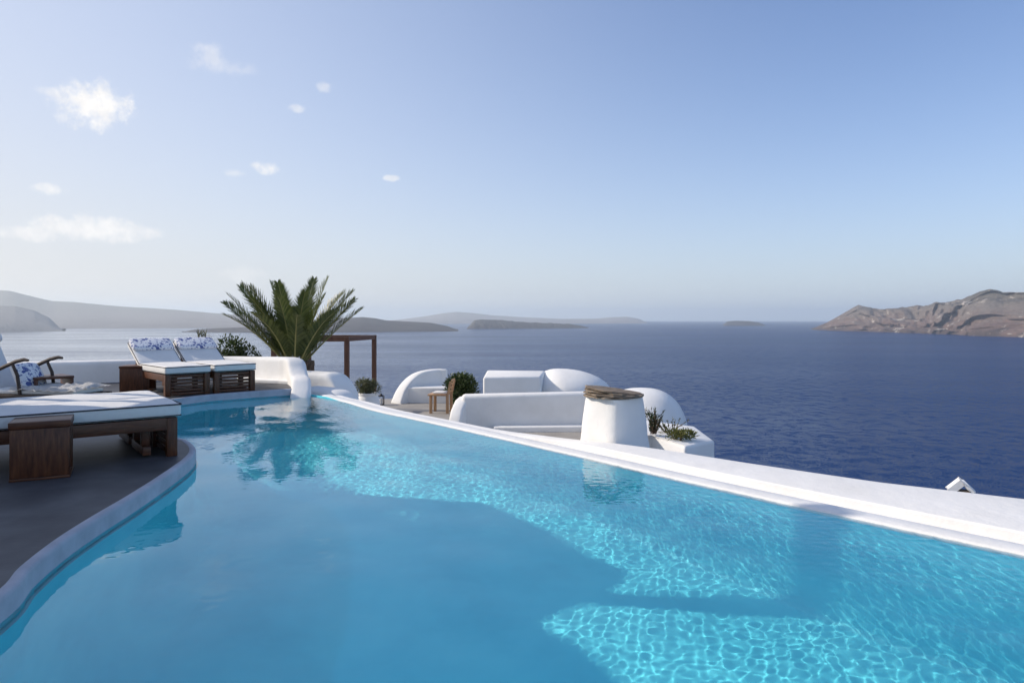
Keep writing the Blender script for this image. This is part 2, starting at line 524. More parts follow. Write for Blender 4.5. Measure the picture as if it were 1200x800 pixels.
# the caldera slope this terrace stands on
V, F = [], []
xs = np.concatenate([np.linspace(-90, -12, 20), np.linspace(-10, 14, 30), np.linspace(17, 140, 36)])
ys = np.concatenate([np.linspace(-50, 0, 10), np.linspace(2, 32, 30), np.linspace(36, 180, 36)])
for y in ys:
    for x in xs:
        u = max(y - 24.0, x - 3.35 - .04 * max(0, y - 6.5) - .85 * max(0, 6.5 - y))
        z = -2.75
        if u > 0: z -= u * 1.05 + 2.2 * noise.fractal(Vector((x * .08, y * .08, 2)), 1, 2, 5) * min(1, u / 6)
        if u <= 0 and y < -2 : z += 0
        V.append((x, y, max(z, SEA_Z - 3)))
nx = len(xs)
for j in range(len(ys) - 1):
    for i in range(nx - 1):
        F.append((j * nx + i, j * nx + i + 1, (j + 1) * nx + i + 1, (j + 1) * nx + i))
tag(raw('hillside_ground', V, F, M['hillside']), kind='structure')

# ------------------------------------------------------------------ pool
DECK = .12
DEPTH = 1.7
near_pts = [(-1.75, .5), (-1.95, 1.7)] + [tuple(on(px, py, DECK)[:2]) for px, py in
            [(0, 702), (40, 662), (80, 630), (120, 604), (160, 580), (200, 554), (224, 536), (230, 526), (224, 518), (212, 513)]]
bay_pts = [(-3.75, 6.95), (-4.5, 7.7), (-5.0, 8.6), (-5.12, 9.35)]
far_pts = [tuple(on(px, py, DECK)[:2]) for px, py in [(208, 467), (250, 462), (320, 457), (344, 455.6)]] + [(-3.40, 11.42)]
left_edge = spline([(p[0], p[1]) for p in near_pts + bay_pts + far_pts], 6)
corner_pts = [(-3.28, 11.30), (-2.98, 11.0)]
inf_px = [(407, 471.7), (440, 481.5), (500, 494.5), (600, 517), (700, 540), (800, 563.5), (927, 592), (1033, 615), (1200, 651)]
inf_pts = [tuple(on(px, py, 0)[:2]) for px, py in inf_px] + [(3.9, 2.35), (5.0, 1.0)]
inf_edge = spline(inf_pts, 6)
outline = left_edge + corner_pts + inf_edge            # open at the photographer's side
closed = outline + [(5.0, .5)]


def poly_mesh(name, poly, z, mtl):
    tris = tessellate_polygon([[Vector((x, y, 0)) for x, y in poly]])
    return raw(name, [(x, y, z) for x, y in poly], [tuple(t) for t in tris], mtl, smooth=False)


def fix_up(o):
    bm = bmesh.new()
    bm.from_mesh(o.data)
    for f in bm.faces:
        f.normal_update()
        if f.normal.z < 0: f.normal_flip()
    bm.to_mesh(o.data)
    bm.free()


def pip(x, y, poly):
    inside = np.zeros(x.shape, bool)
    n = len(poly)
    for i in range(n):
        x0, y0 = poly[i]
        x1, y1 = poly[(i + 1) % n]
        c = ((y0 > y) != (y1 > y))
        with np.errstate(divide='ignore', invalid='ignore'):
            inside ^= c & (x < (x1 - x0) * (y - y0) / (y1 - y0 + 1e-12) + x0)
    return inside


def offset(poly, dist):
    """shift an open plan line sideways (left of its direction is positive)"""
    out = []
    for i in range(len(poly)):
        a, b = np.array(poly[max(i - 1, 0)]), np.array(poly[min(i + 1, len(poly) - 1)])
        d = (b - a) / (np.linalg.norm(b - a) + 1e-9)
        out.append((poly[i][0] - d[1] * dist, poly[i][1] + d[0] * dist))
    return out


# basin: floor and walls in one painted shell
bm = bmesh.new()
top = [bm.verts.new((x, y, -.012 if i > len(left_edge) + 1 else .02)) for i, (x, y) in enumerate(closed)]
n = len(closed)


def inset(poly, dist):
    """move every corner of the closed pool outline inwards"""
    out = []
    for i in range(len(poly)):
        a, b_ = np.array(poly[i - 1]), np.array(poly[(i + 1) % len(poly)])
        d_ = (b_ - a) / (np.linalg.norm(b_ - a) + 1e-9)
        k_ = dist if i < len(left_edge) else dist * .3       # the outer wall meets the floor in a tighter curve
        out.append((poly[i][0] + d_[1] * k_, poly[i][1] - d_[0] * k_))
    return out


layers = [top]
for u_, z_ in ((0, .72), (.02, .80), (.05, .87), (.10, .93), (.17, .97), (.26, .992), (.36, 1.0)):
    layers.append([bm.verts.new((x, y, -DEPTH * z_)) for x, y in inset(closed, u_)])
for la, lb in zip(layers, layers[1:]):
    for i in range(n):
        f_ = bm.faces.new((la[i], la[(i + 1) % n], lb[(i + 1) % n], lb[i]))
        f_.smooth = la is not top
for t in tessellate_polygon([[v.co.copy() for v in layers[-1]]]):
    try:
        bm.faces.new([layers[-1][k] for k in t])
    except ValueError:
        pass
bmesh.ops.recalc_face_normals(bm, faces=bm.faces[:])
me = bpy.data.meshes.new('pool_basin')
bm.to_mesh(me)
bm.free()
me.materials.append(M['pool'])
basin = bpy.data.objects.new('pool_basin', me)
C.objects.link(basin)
basin.cycles.is_caustics_receiver = True
tag(basin, kind='structure')

# water sheet with wavelets
step = .0078
gx = np.arange(-6.4, 5.1, step)
gy = np.arange(.45, 11.6, step)
X, Y = np.meshgrid(gx, gy)
rng = np.random.default_rng(5)
Z = np.zeros_like(X)
edge_d = X * .78 + Y * .62
calm = np.clip(.45 + .55 * (edge_d - 2.6) / 1.6, .42, 1.2) + .9 * np.clip((edge_d - 3.35) / .9, 0, 1)
for i in range(64):
    lam = float(np.exp(rng.uniform(np.log(.044), np.log(.14))))
    k = 2 * np.pi / lam
    th = rng.normal(2.4, 1.0)
    Z += .030 * np.sqrt(2 / 64) / k * np.sin(k * (X * np.cos(th) + Y * np.sin(th)) + rng.uniform(0, 6.28))
Z *= calm
swell = np.clip(calm, .42, .75) * (1 - .75 * np.clip((edge_d - 3.2) / 1.1, 0, 1))
for i in range(14):
    lam = float(np.exp(rng.uniform(np.log(.35), np.log(1.3))))
    k = 2 * np.pi / lam
    th = rng.normal(2.0, 1.0)
    Z += swell * .046 * np.sqrt(2 / 14) / k * np.sin(k * (X * np.cos(th) + Y * np.sin(th)) + rng.uniform(0, 6.28))
Z *= .50
# unseen water sheet added under the deck slab so the caustics resolve evenly
wide = [(-6.3, .45), (-6.3, 9.9), (-4.9, 9.9)] + [p for p in offset(left_edge, .05) if p[1] > 9.5] + [(-3.4, 11.38), (-2.95, 11.08)] + offset(inf_edge, .03)
inside = pip(X, Y, wide + [(5.05, .45)])
q = inside[:-1, :-1] | inside[1:, :-1] | inside[:-1, 1:] | inside[1:, 1:]
idx = -np.ones(X.shape, np.int64)
use = np.zeros(X.shape, bool)
for a, b in ((0, 0), (1, 0), (0, 1), (1, 1)):
    use[a:a + q.shape[0], b:b + q.shape[1]] |= q
idx[use] = np.arange(use.sum())
co3 = np.stack([X[use], Y[use], Z[use]], -1).astype(np.float32)
jj, ii = np.nonzero(q)
quads = np.stack([idx[jj, ii], idx[jj, ii + 1], idx[jj + 1, ii + 1], idx[jj + 1, ii]], -1).astype(np.int32)
me = bpy.data.meshes.new('pool_water')
me.vertices.add(len(co3))
me.vertices.foreach_set('co', co3.ravel())
me.loops.add(quads.size)
me.loops.foreach_set('vertex_index', quads.ravel())
me.polygons.add(len(quads))
me.polygons.foreach_set('loop_start', np.arange(0, quads.size, 4, dtype=np.int32))
me.update()
me.shade_smooth()
me.materials.append(M['water'])
wo = bpy.data.objects.new('pool_water', me)
C.objects.link(wo)
wo.cycles.is_caustics_caster = True
tag(wo, kind='structure')

# coping: rounded cement rim along the deck side
rim = left_edge
prof = [(-.012, -.05), (0, -.03), (0, .10), (.006, .116), (.016, .123), (.050, .124), (.056, DECK + .001), (.056, .05)]
b = B()
lines = [offset(rim, u) for u, _ in prof]
b.rings([[Vector((lines[k][i][0], lines[k][i][1], prof[k][1])) for k in range(len(prof))] for i in range(len(rim))])
cop = b.done('pool_coping', M['coping'], smooth=True, angle=50)
tag(cop, kind='structure')

# deck
deck_in = offset(rim, .053)
poly = deck_in + [(-3.62, 11.5), (-3.75, 12.6), (-5.6, 13.5), (-12, 12.4), (-16, 11.0), (-16, -6), (7.5, -6), (7.5, .45), (-1.85, .45)]
d = poly_mesh('deck', poly, DECK, M['deck'])
fix_up(d)
tag(d, kind='structure')

# infinity edge: wet lip, shallow gutter, then a wide white parapet
wl = thing('parapet_wall', 'long white parapet beside the pool with thin wet lip and shallow gutter', 'wall')
path = [(-3.20, 11.38), (-2.98, 11.02)] + inf_edge
plen = [0.0]
for a, c in zip(path, path[1:]): plen.append(plen[-1] + math.dist(a, c))
lip_prof = [(-.012, -.04), (-.006, -.02), (.01, .006), (.04, .012), (.185, .012), (.198, .004), (.20, -.03), (.21, -.5)]
b = B()
ln = [offset(path, u) for u, _ in lip_prof]
b.rings([[Vector((ln[k][i][0], ln[k][i][1], lip_prof[k][1])) for k in range(len(lip_prof))] for i in range(len(path))])
b.done('lip', M['plaster'], wl, angle=60)
b = B()
rings = []
for i, pt_ in enumerate(path):
    x = pt_[0]
    wp = np.interp(x, [-3.3, -1.9, -.35, .25, .85, 2.05, 2.65, 3.0, 6], [.12, .14, .16, .17, .38, .61, .83, .90, 1.2])
    gw = np.interp(x, [-3.3, -.6, .3, 3, 6], [.01, .01, .13, .15, .15])
    zt = np.interp(x, [-3.3, -.4, .5, 3], [-.02, -.02, .03, .03])
    a, c = np.array(path[max(i - 1, 0)]), np.array(path[min(i + 1, len(path) - 1)])
    dd = (c - a) / np.linalg.norm(c - a)
    nn_ = np.array((-dd[1], dd[0]))
    pr = [(.215, -2.7), (.215, -.06), (.22 + gw, -.055), (.228 + gw, zt - .012), (.245 + gw, zt), (.21 + gw + wp - .03, zt + .038 * min(1, wp)), (.225 + gw + wp, zt + .018 * min(1, wp)), (.235 + gw + wp, zt - .25), (.30 + gw + wp, -2.7)]
    rings.append([Vector((pt_[0] + nn_[0] * u, pt_[1] + nn_[1] * u, z)) for u, z in pr])
b.rings(rings)
b.done('parapet_top', M['plaster'], wl, angle=32)

# ------------------------------------------------------------------ back wall with its scrolled end
sw = thing('garden_wall', 'low white rounded wall behind the pool deck, curling down into the water at its end', 'wall', (0, 0, 0))
path = [(-15, 11.4, .52), (-12, 11.7, .52), (-9, 12.1, .52), (-7.4, 12.55, .525), (-6.3, 13.1, .535), (-5.6, 13.35, .545), (-4.9, 13.1, .555), (-4.4, 12.78, .57), (-4.1, 12.58, .575)]
b = B()
b.wall(spline(path, 4), .34, -.1)
b.done('wall_run', M['plaster'], sw, angle=60)
path = [(-4.15, 12.56, .575), (-3.99, 12.42, .575), (-3.87, 12.25, .53), (-3.79, 12.08, .40), (-3.71, 11.9, .31), (-3.63, 11.72, .29), (-3.55, 11.5, .26), (-3.49, 11.3, .15), (-3.46, 11.15, .06), (-3.44, 11.02, -.04)]
b = B()
b.wall(spline(path, 4), .32, -1.5, 10)
b.done('scroll_end', M['plaster'], sw, angle=60)
b = B()
b.prism([(-5.2, 12.9), (-5.0, 12.55), (-4.2, 12.25), (-3.75, 12.0), (-3.7, 12.3), (-4.1, 12.6), (-4.9, 13.0)], .05, DECK + .05, .02)  # white slab added in place of the sunlit strip of deck
b.done('ledge', M['plaster'], sw)

# stepped white walls past the pool corner
st = thing('stepped_wall', 'white stepped plaster wall below the palm, at the corner of the pool', 'wall')
b = B()
b.wall(spline([(-4.6, 13.6, .27), (-4.0, 13.35, .26), (-3.6, 13.2, .25), (-3.38, 13.1, .24), (-3.22, 13.0, .1), (-3.08, 12.9, -.12), (-2.98, 12.85, -.5)], 4), .5, -1.5, 10)
b.done('upper_step', M['plaster'], st, angle=60)
b = B()
b.wall(spline([(-3.6, 12.35, .06), (-3.3, 12.2, .05), (-3.08, 12.05, .03), (-2.92, 11.95, -.03), (-2.80, 11.88, -.18), (-2.74, 11.84, -.5)], 4), .5, -1.5, 10)
b.done('lower_step', M['plaster'], st, angle=60)

# ------------------------------------------------------------------ lower terrace
TZ = -1.4
poly = [(-9, 22.9), (-9, 14.5), (-4.3, 13.7), (-3.0, 12.3), (-1.9, 10.4), (-.9, 9.1), (0.2, 7.7), (.6, 7.3), (1.7, 8.2), (2.6, 9.6), (3.0, 14), (3.9, 22.9)]
b = B()
b.prism(poly, -3.2, TZ)
tag(b.done('lower_terrace', M['terrace'], smooth=False), kind='structure')


# long shaded wall
def facing_block(name, label, cat, pts, z1, bevel, ztops=None, mtl='plaster'):
    b = B()
    b.prism(pts, TZ - .05, ztops or z1, bevel, 5)
    o = b.done(name, M[mtl], angle=60)
    return tag(o, label, cat)


a0, a1 = at(541, 470, 16.4), at(712, 470, 16.65)
dv = (a1 - a0).normalized()
nv = Vector((-dv.y, dv.x, 0))
ww = thing('terrace_wall', 'long white wall on the lower terrace, its face in blue shade, with a low ledge along its foot', 'wall')
b = B()
P4 = [(a0.x, a0.y), (a1.x, a1.y), (a1.x + nv.x * .38, a1.y + nv.y * .38), (a0.x + nv.x * .45, a0.y + nv.y * .45)]
b.prism(P4, TZ - .05, [-.56, -.50, -.50, -.56], .10, 5)
b.done('wall_body', M['plaster'], ww, angle=60)
b = B()
cA = at(540, 480, 16.4)
b.wall([(cA.x - .14, cA.y - .42, -1.2), (cA.x - .08, cA.y - .2, -.86), (cA.x, cA.y + .1, -.66), (cA.x + .06, cA.y + .35, -.62)], .30, TZ - .05, 8)
b.done('end_buttress', M['plaster'], ww, angle=60)
b = B()
e0, e1 = a0 + dv * .75 - nv * .34, a1 - nv * .42
b.prism([(e0.x, e0.y), (e1.x, e1.y), (a1.x - nv.x * .02, a1.y - nv.y * .02), (a0.x + dv.x * .75 - nv.x * .02, a0.y + dv.y * .75 - nv.y * .02)], TZ - .05, TZ + .13, .04)
b.done('ledge', M['plaster'], ww)

# parapet block behind it
c0, c1 = at(566, 450, 19.0), at(634, 450, 19.4)
tag(B().prism([(c0.x, c0.y), (c1.x, c1.y), (c1.x + .2, c1.y + 1.5), (c0.x + .05, c0.y + 1.6)], TZ - .05, [-.34, -.36, -.30, -.26], .07, 4).done('roof_block', M['plaster'], angle=60),
    'white square roof block beside the leafy bush, shaded in front with a sunlit top', 'roof block')


def dome(name, label, cat, cx, cy, hw, hd, zpeak, zbase, rot, skew=0.0, pw=2.0, tail=0.0):
    """a whitewashed vault: rounded mound with a long softly sloping side"""
    b = B()
    rings = []
    nr, na = 14, 48
    for j in range(nr):
        t = j / nr
        ring = []
        for k in range(na):
            a = 2 * math.pi * k / na
            rr = math.cos(t * math.pi / 2) ** (2 / pw)
            x = math.cos(a) * rr * hw
            y = math.copysign(abs(math.sin(a)) ** .8, math.sin(a)) * rr * hd
            if x > 0: x *= 1 + tail
            x += skew * hw * t
            z = zbase + (zpeak - zbase) * math.sin(t * math.pi / 2)
            q = Matrix.Rotation(rot, 3, 'Z') @ Vector((x, y, 0))
            ring.append(Vector((cx + q.x, cy + q.y, z)))
        rings.append(ring)
    b.rings([[Vector((p_.x, p_.y, TZ - .3)) for p_ in rings[0]]] + rings)
    o = b.done(name, M['plaster'], angle=80)
    return tag(o, label, cat)


pk = at(655, 432, 20.9)
dome('vaulted_roof', 'sunlit white vaulted roof with a peaked crest behind the long shaded wall', 'vault', pk.x, pk.y, .86, 1.5, pk.z, -1.0, R(6), 0.0, 2.0, .85)
pk = at(764, 455, 14.2)
dome('vaulted_roof', 'smooth white rounded vault behind the chimney, falling steeply to the sea side', 'vault', pk.x - .25, pk.y, .98, 1.35, pk.z, -1.2, R(-12), 0.05, 2.6, 0)

# planter terrace with plants
pl = [on(762, 508, -.30), on(803, 523, -.34), on(838, 516, -.36), on(815, 499, -.30)]
plx = [(1.2, 8.35)] + [(p_.x, p_.y) for p_ in pl] + [(1.7, 10.4), (1.1, 9.6)]
tag(B().prism(plx, -2.6, [-.22, -.30, -.34, -.36, -.30, -.22, -.2], .05, 4).done('planter_block', M['plaster'], angle=60),
    'white angular planter block beside the chimney, jutting out above the sea', 'planter')
q_ = on(796, 526, -.42)
B().tube([(q_.x + .02, q_.y + .12, -.415), (q_.x - .01, q_.y - .03, -.425)], .022, 10).done('drain_spout', M['iron'], bpy.data.objects['planter_block'])

# ------------------------------------------------------------------ chimney with driftwood cap
cb = on(723, 519, .0)
cx, cy = cb.x, cb.y + .18
ch = thing('chimney', 'squat tapering white chimney on the parapet with a driftwood slab cap', 'chimney', (cx, cy, 0))
b = B()
rings = []
for z, r in [(-.35, .36), (-.03, .352), (.01, .340), (.06, .333), (.14, .327), (.23, .318), (.32, .306), (.40, .297), (.455, .285)]:
    ring = []
    for k in range(48):
        a = 2 * math.pi * k / 48
        aa = a - R(45) + R(4)
        sr = r * .93 / (abs(math.cos(aa)) ** 4.5 + abs(math.sin(aa)) ** 4.5) ** (1 / 4.5) * .92
        sr *= 1 + .018 * noise.noise(Vector((math.cos(a) * 2, math.sin(a) * 2, z * 4)))
        ring.append(Vector((math.cos(a) * sr, math.sin(a) * sr, z)))
    rings.append(ring)
b.rings(rings)
b.done('body', M['plaster'], ch, angle=60)
b = B()
rnd = random.Random(3)
for i in range(4):
    zz = .462 + i * .0165
    sx, sy = .315 - i * .004, .305 - i * .006
    ox, oy = rnd.uniform(-.012, .012) - i * .006, rnd.uniform(-.012, .012)
    nk = 22
    jit = [1 + rnd.uniform(-.10, .06) for _ in range(nk)]
    rr_ = []
    for (f, dz) in ((.96, 0), (1, .003), (.985, .017), (.94, .021)):
        rr_.append([Vector((ox + math.cos(2 * math.pi * k / nk) * sx * f * jit[k], oy + math.sin(2 * math.pi * k / nk) * sy * f * jit[k],
                            zz + dz - (-.005 + .0145 * i) * math.cos(2 * math.pi * k / nk) * f)) for k in range(nk)])
    b.rings(rr_)
for i in range(0):
    a = rnd.uniform(0, 6.28)
    r0 = rnd.uniform(.03, .20)
    p0 = Vector((math.cos(a) * r0 - .02, math.sin(a) * r0, 0))
    dr = Vector((rnd.uniform(-1, 1), rnd.uniform(-.5, .5), 0)).normalized() * rnd.uniform(.05, .10)
    q0, q1 = p0 - dr, p0 + dr
    for q_ in (q0, q1): q_.z = .528 - .13 * q_.x + rnd.uniform(-.006, .003)
    b.tube([q0, (q0 + q1) / 2, q1], rnd.uniform(.005, .011), 6)
b.done('cap', M['slate'], ch, smooth=False)

# small roof vent past the parapet
vp = at(1127, 561, 6.3)
vt = thing('roof_vent', 'small white roof vent of two leaning slabs just past the parapet', 'roof vent', (vp.x, vp.y, vp.z), R(-25))
for s in (-1, 1):
    b = B()
    b.bar((0, 0, -.02), (s * .095, 0, -.115), .11, .04, .010)
    b.done('slab', M['plaster'], vt)
b = B()
b.box(-.07, .07, -.05, .05, -1.4, -.10, .01)
b.done('shaft', M['slate'], vt)

# ------------------------------------------------------------------ foliage builders
def leaf_cloud(b, c, rad, n, L, W, seed, up=.3, clumps=9):
    rnd = random.Random(seed)
    cs = []
    for _ in range(clumps):
        v = Vector((rnd.gauss(0, 1), rnd.gauss(0, 1), rnd.gauss(0, 1))).normalized() * rnd.uniform(.3, .72)
        cs.append((Vector((v.x * rad[0], v.y * rad[1], v.z * rad[2])), rnd.uniform(.34, .55)))
    for _ in range(n):
        cc, cr = rnd.choice(cs)
        v = Vector((rnd.gauss(0, 1), rnd.gauss(0, 1), rnd.gauss(0, 1))).normalized()
        p_ = c + cc + Vector((v.x * rad[0], v.y * rad[1], v.z * rad[2])) * cr * rnd.uniform(.5, 1.08)
        d_ = (v + Vector((rnd.uniform(-.7, .7), rnd.uniform(-.7, .7), rnd.uniform(-.4, .7) + up))).normalized()
        u_ = Vector((rnd.uniform(-1, 1), rnd.uniform(-1, 1), rnd.uniform(-.2, 1)))
        b.leaf(p_, d_, u_, L * rnd.uniform(.6, 1.3), W * rnd.uniform(.7, 1.2))


def bush(name, label, cat, base, rad, n, L, W, mtl, seed, up=.3, stems=6, clumps=9):
    t = thing(name, label, cat, base)
    b = B()
    leaf_cloud(b, Vector((0, 0, rad[2])), rad, n, L, W, seed, up, clumps)
    b.done('foliage', M[mtl], t, smooth=False)
    b = B()
    rnd = random.Random(seed + 50)
    for _ in range(stems):
        e = Vector((rnd.uniform(-.6, .6) * rad[0], rnd.uniform(-.6, .6) * rad[1], rad[2] * rnd.uniform(1, 1.6)))
        b.tube([(e.x * .1, e.y * .1, -.1), (e.x * .5, e.y * .5, e.z * .5), e], [.014, .010, .005], 5)
    b.done('stem', M['bark'], t)
    return t


def spikes(name, label, cat, base, n, h, spread, mtl, seed, W=.02):
    """upright stems with narrow leaves"""
    t = thing(name, label, cat, base)
    b, s = B(), B()
    rnd = random.Random(seed)
    for _ in range(n):
        a = rnd.uniform(0, 6.28)
        hh = h * rnd.uniform(.55, 1.0)
        rr = spread * rnd.uniform(.1, 1)
        r0 = spread * .35 * rnd.random()
        p0 = Vector((math.cos(a) * r0, math.sin(a) * r0, 0))
        p1 = Vector((math.cos(a) * rr, math.sin(a) * rr, hh))
        s.tube([p0, (p0 + p1) / 2 + Vector((0, 0, hh * .08)), p1], [.006, .005, .002], 4)
        for k in range(16):
            tt = rnd.uniform(.12, 1)
            q_ = p0.lerp(p1, tt)
            d_ = ((p1 - p0).normalized() * .8 + Vector((rnd.uniform(-1, 1), rnd.uniform(-1, 1), rnd.uniform(-.3, .6))) * .8).normalized()
            b.leaf(q_, d_, Vector((rnd.uniform(-1, 1), rnd.uniform(-1, 1), .3)), h * .16 * rnd.uniform(.7, 1.3), W)
    b.done('foliage', M[mtl], t, smooth=False)
    s.done('stem', M['bark'], t)
    return t


# plants on the planter block
p0 = at(766, 509, 9.25)
spikes('spiky_shrub', 'dark upright shrub with narrow leaves growing right behind the chimney', 'shrub', (p0.x, p0.y, -.28), 22, .36, .17, 'dark_leaf', 4, .014)
p0 = at(795, 513, 9.05)
bush('low_shrub', 'low spreading yellow green plant on the white planter block', 'plant', (p0.x, p0.y, -.34), (.25, .18, .085), 900, .05, .014, 'dry_leaf', 9, .5, 5, 12)
p0 = at(786, 507, 9.5)
spikes('trailing_shrub', 'sparse dark twiggy plant between the spiky shrub and the yellow green plant', 'plant', (p0.x, p0.y, -.31), 14, .2, .3, 'olive', 14, .014)

# bushes by the garden wall, on the lower terrace
p0 = at(275, 440, 14.6)
bush('round_bush', 'dense dark green bush behind the garden wall, left of the palm', 'bush', (p0.x, p0.y, -.25), (.44, .40, .56), 4200, .075, .032, 'shrub', 21, .3, 8, 14)
p0 = at(301, 440, 14.6)
bush('small_bush', 'small low bush sticking up behind the garden wall beside the dense bush', 'bush', (p0.x, p0.y, -.1), (.13, .14, .35), 520, .06, .026, 'shrub', 22, .3, 5)
p0 = at(238, 430, 15.0)
spikes('feathery_plant', 'pale feathery plant showing above the right floral headrest', 'plant', (p0.x, p0.y, .12), 34, .88, .2, 'olive', 23, .02)
p0 = at(541, 483, 20.6)
bush('leafy_bush', 'large dark leafy bush behind the wooden armchair', 'bush', (p0.x, p0.y, TZ), (.52, .45, .57), 4200, .10, .055, 'shrub', 24, .2, 8, 14)

# potted plant
pp = at(432, 480, 17.4)
tag(None or thing('plant_pot', 'fat whitewashed urn on the lower terrace, between pergola and terrace bench', 'pot', (pp.x, pp.y, TZ)))
pt_o = [o for o in C.objects if o.name == 'plant_pot'][0]
b = B()
pf = [(0, .16), (.05, .17), (.3, .25), (.5, .285), (.62, .28), (.72, .24), (.745, .25), (.79, .255), (.80, .24), (.76, .20), (.72, .19)]
b.rings([[Vector((math.cos(2 * math.pi * k / 32) * r, math.sin(2 * math.pi * k / 32) * r, z)) for k in range(32)] for z, r in pf])
b.done('urn', M['pot'], pt_o)
b = B()
b.rings([[Vector((math.cos(2 * math.pi * k / 24) * r, math.sin(2 * math.pi * k / 24) * r, z)) for k in range(24)] for z, r in [(.722, .188), (.74, .186), (.748, .1)]])
b.done('soil', M['soil'], pt_o)
bush('potted_shrub', 'bushy grey green shrub growing out of the whitewashed urn', 'shrub', (pp.x - .03, pp.y, TZ + .74), (.34, .32, .22), 3000, .06, .018, 'olive', 31, .4, 9, 12)
p0 = at(413, 474, 16.6)
spikes('feathery_plant', 'small dark plant at the foot of the whitewashed urn', 'plant', (p0.x, p0.y, TZ), 20, .62, .16, 'dark_leaf', 33, .02)
p0 = at(446.5, 473.5, 21.3)
lt = thing('lantern', 'small dark lantern on the terrace floor beside the whitewashed urn', 'lantern', (p0.x, p0.y, TZ))
b = B()
b.box(-.09, .09, -.09, .09, 0, .03, .005).box(-.09, .09, -.09, .09, .27, .30, .005)
for sx in (-1, 1):
    for sy in (-1, 1):
        b.box(sx * .08 - .01, sx * .08 + .01, sy * .08 - .01, sy * .08 + .01, .03, .27)
b.tube([(0, 0, .3), (0, 0, .36)], [.06, .015], 8)
b.done('lantern_frame', M['iron'], lt)
b = B()
b.tube([(0, 0, .03), (0, 0, .2)], .04, 10)
b.done('candle', M['fabric'], lt)

# ------------------------------------------------------------------ palm
pb = at(345, 430, 14.3)
pm = thing('palm_tree', 'bushy young date palm rising behind the white garden wall', 'palm', (pb.x, pb.y, -1.35))
b = B()
rings = []
for j in range(22):
    t = j / 21
    r = .27 + .05 * math.sin(t * 9) * .4 + (.10 * t)
    rings.append([Vector((math.cos(2 * math.pi * k / 28) * (r + (.03 if (k + j) % 2 else 0)), math.sin(2 * math.pi * k / 28) * (r + (.03 if (k + j) % 2 else 0)), t * 1.75)) for k in range(28)])
b.rings(rings)
b.done('trunk', M['bark'], pm, smooth=False)


def frond(az, tilt, L, droop, seed, name='frond'):
    """a feather leaf: arching midrib with two ranks of narrow leaflets; tilt from the vertical"""
    rnd = random.Random(seed)
    h = Vector((math.cos(az), math.sin(az), 0))
    pts = []
    p_ = h * .16 + Vector((0, 0, 1.66))
    ang = tilt * .75
    n = 22
    for i in range(n + 1):
        pts.append(p_.copy())
        ang += droop / n * (.45 + 1.2 * i / n)
        p_ = p_ + (h * math.sin(ang) + Vector((0, 0, math.cos(ang)))) * (L / n)
    b = B()
    side0 = h.cross(Vector((0, 0, 1))).normalized()
    tw = rnd.uniform(-.6, .6)
    m_ = 78
    for i in range(m_):
        t = .10 + .895 * i / m_
        f = t * n
        k = min(int(f), n - 1)
        q_ = pts[k].lerp(pts[k + 1], f - k)
        d_ = (pts[k + 1] - pts[k]).normalized()
        s0 = (Matrix.Rotation(tw * t, 3, d_) @ side0)
        u_ = s0.cross(d_).normalized()
        if u_.z < 0: u_ = -u_
        LL = L * .20 * (math.sin(math.pi * min(1, .12 + t * .86)) ** .55) * rnd.uniform(.85, 1.12)
        sw_ = 1.05 - .45 * t
        for s in (-1, 1):
            dd = (d_ * (.75 + .45 * t) + s0 * s * sw_ + u_ * rnd.uniform(.12, .5)).normalized()
            e = q_ + dd * LL * .55
            e2 = e + (dd + Vector((0, 0, -.22 - .12 * rnd.random()))).normalized() * LL * .45
            wv = dd.cross(u_).normalized() * (.0100 if t > .15 else .005)
            v = [b.bm.verts.new(x) for x in (q_ - wv * .5, q_ + wv * .5, e + wv, e - wv)]
            v2 = b.bm.verts.new(e2)
            b.bm.faces.new(v)
            b.bm.faces.new((v[3], v[2], v2))
    o = b.done(name, M['frond'], pm, smooth=False)
    b = B()
    b.tube(pts, [.020 * (1 - .9 * i / n) + .002 for i in range(n + 1)], 5)
    b.done('midrib', M['rachis'], o)


# outline fronds, as seen: (azimuth, tilt from vertical, length)
FR = [(R(178), R(54), 1.42, .22), (R(186), R(46), 1.45, .18), (R(170), R(36), 1.50, .25), (R(190), R(27), 1.45, .30), (R(200), R(18), 1.35, .4), (R(60), R(8), 1.42, .25), (R(20), R(14), 1.45, .22),
      (R(5), R(36), 1.42, .28), (R(-8), R(46), 1.36, .24), (R(8), R(55), 1.30, .20), (R(-4), R(28), 1.36, .40), (R(-90), R(22), 1.25, .6), (R(-110), R(38), 1.2, .7), (R(-70), R(40), 1.2, .7), (R(-60), R(20), 1.3, .5),
      (R(-130), R(25), 1.25, .5), (R(-100), R(10), 1.35, .4), (R(90), R(30), 1.3, .5), (R(110), R(45), 1.3, .4), (R(70), R(50), 1.3, .4), (R(130), R(25), 1.35, .4), (R(-40), R(48), 1.25, .5), (R(-145), R(50), 1.25, .5),
      (R(215), R(42), 1.3, .4), (R(-25), R(42), 1.3, .4), (R(150), R(14), 1.4, .3), (R(40), R(28), 1.35, .4), (R(230), R(24), 1.2, .4), (R(-30), R(22), 1.25, .4)]
for i, (az, tl, L, dr) in enumerate(FR):
    frond(az, tl, L * 1.33, dr, 100 + i)

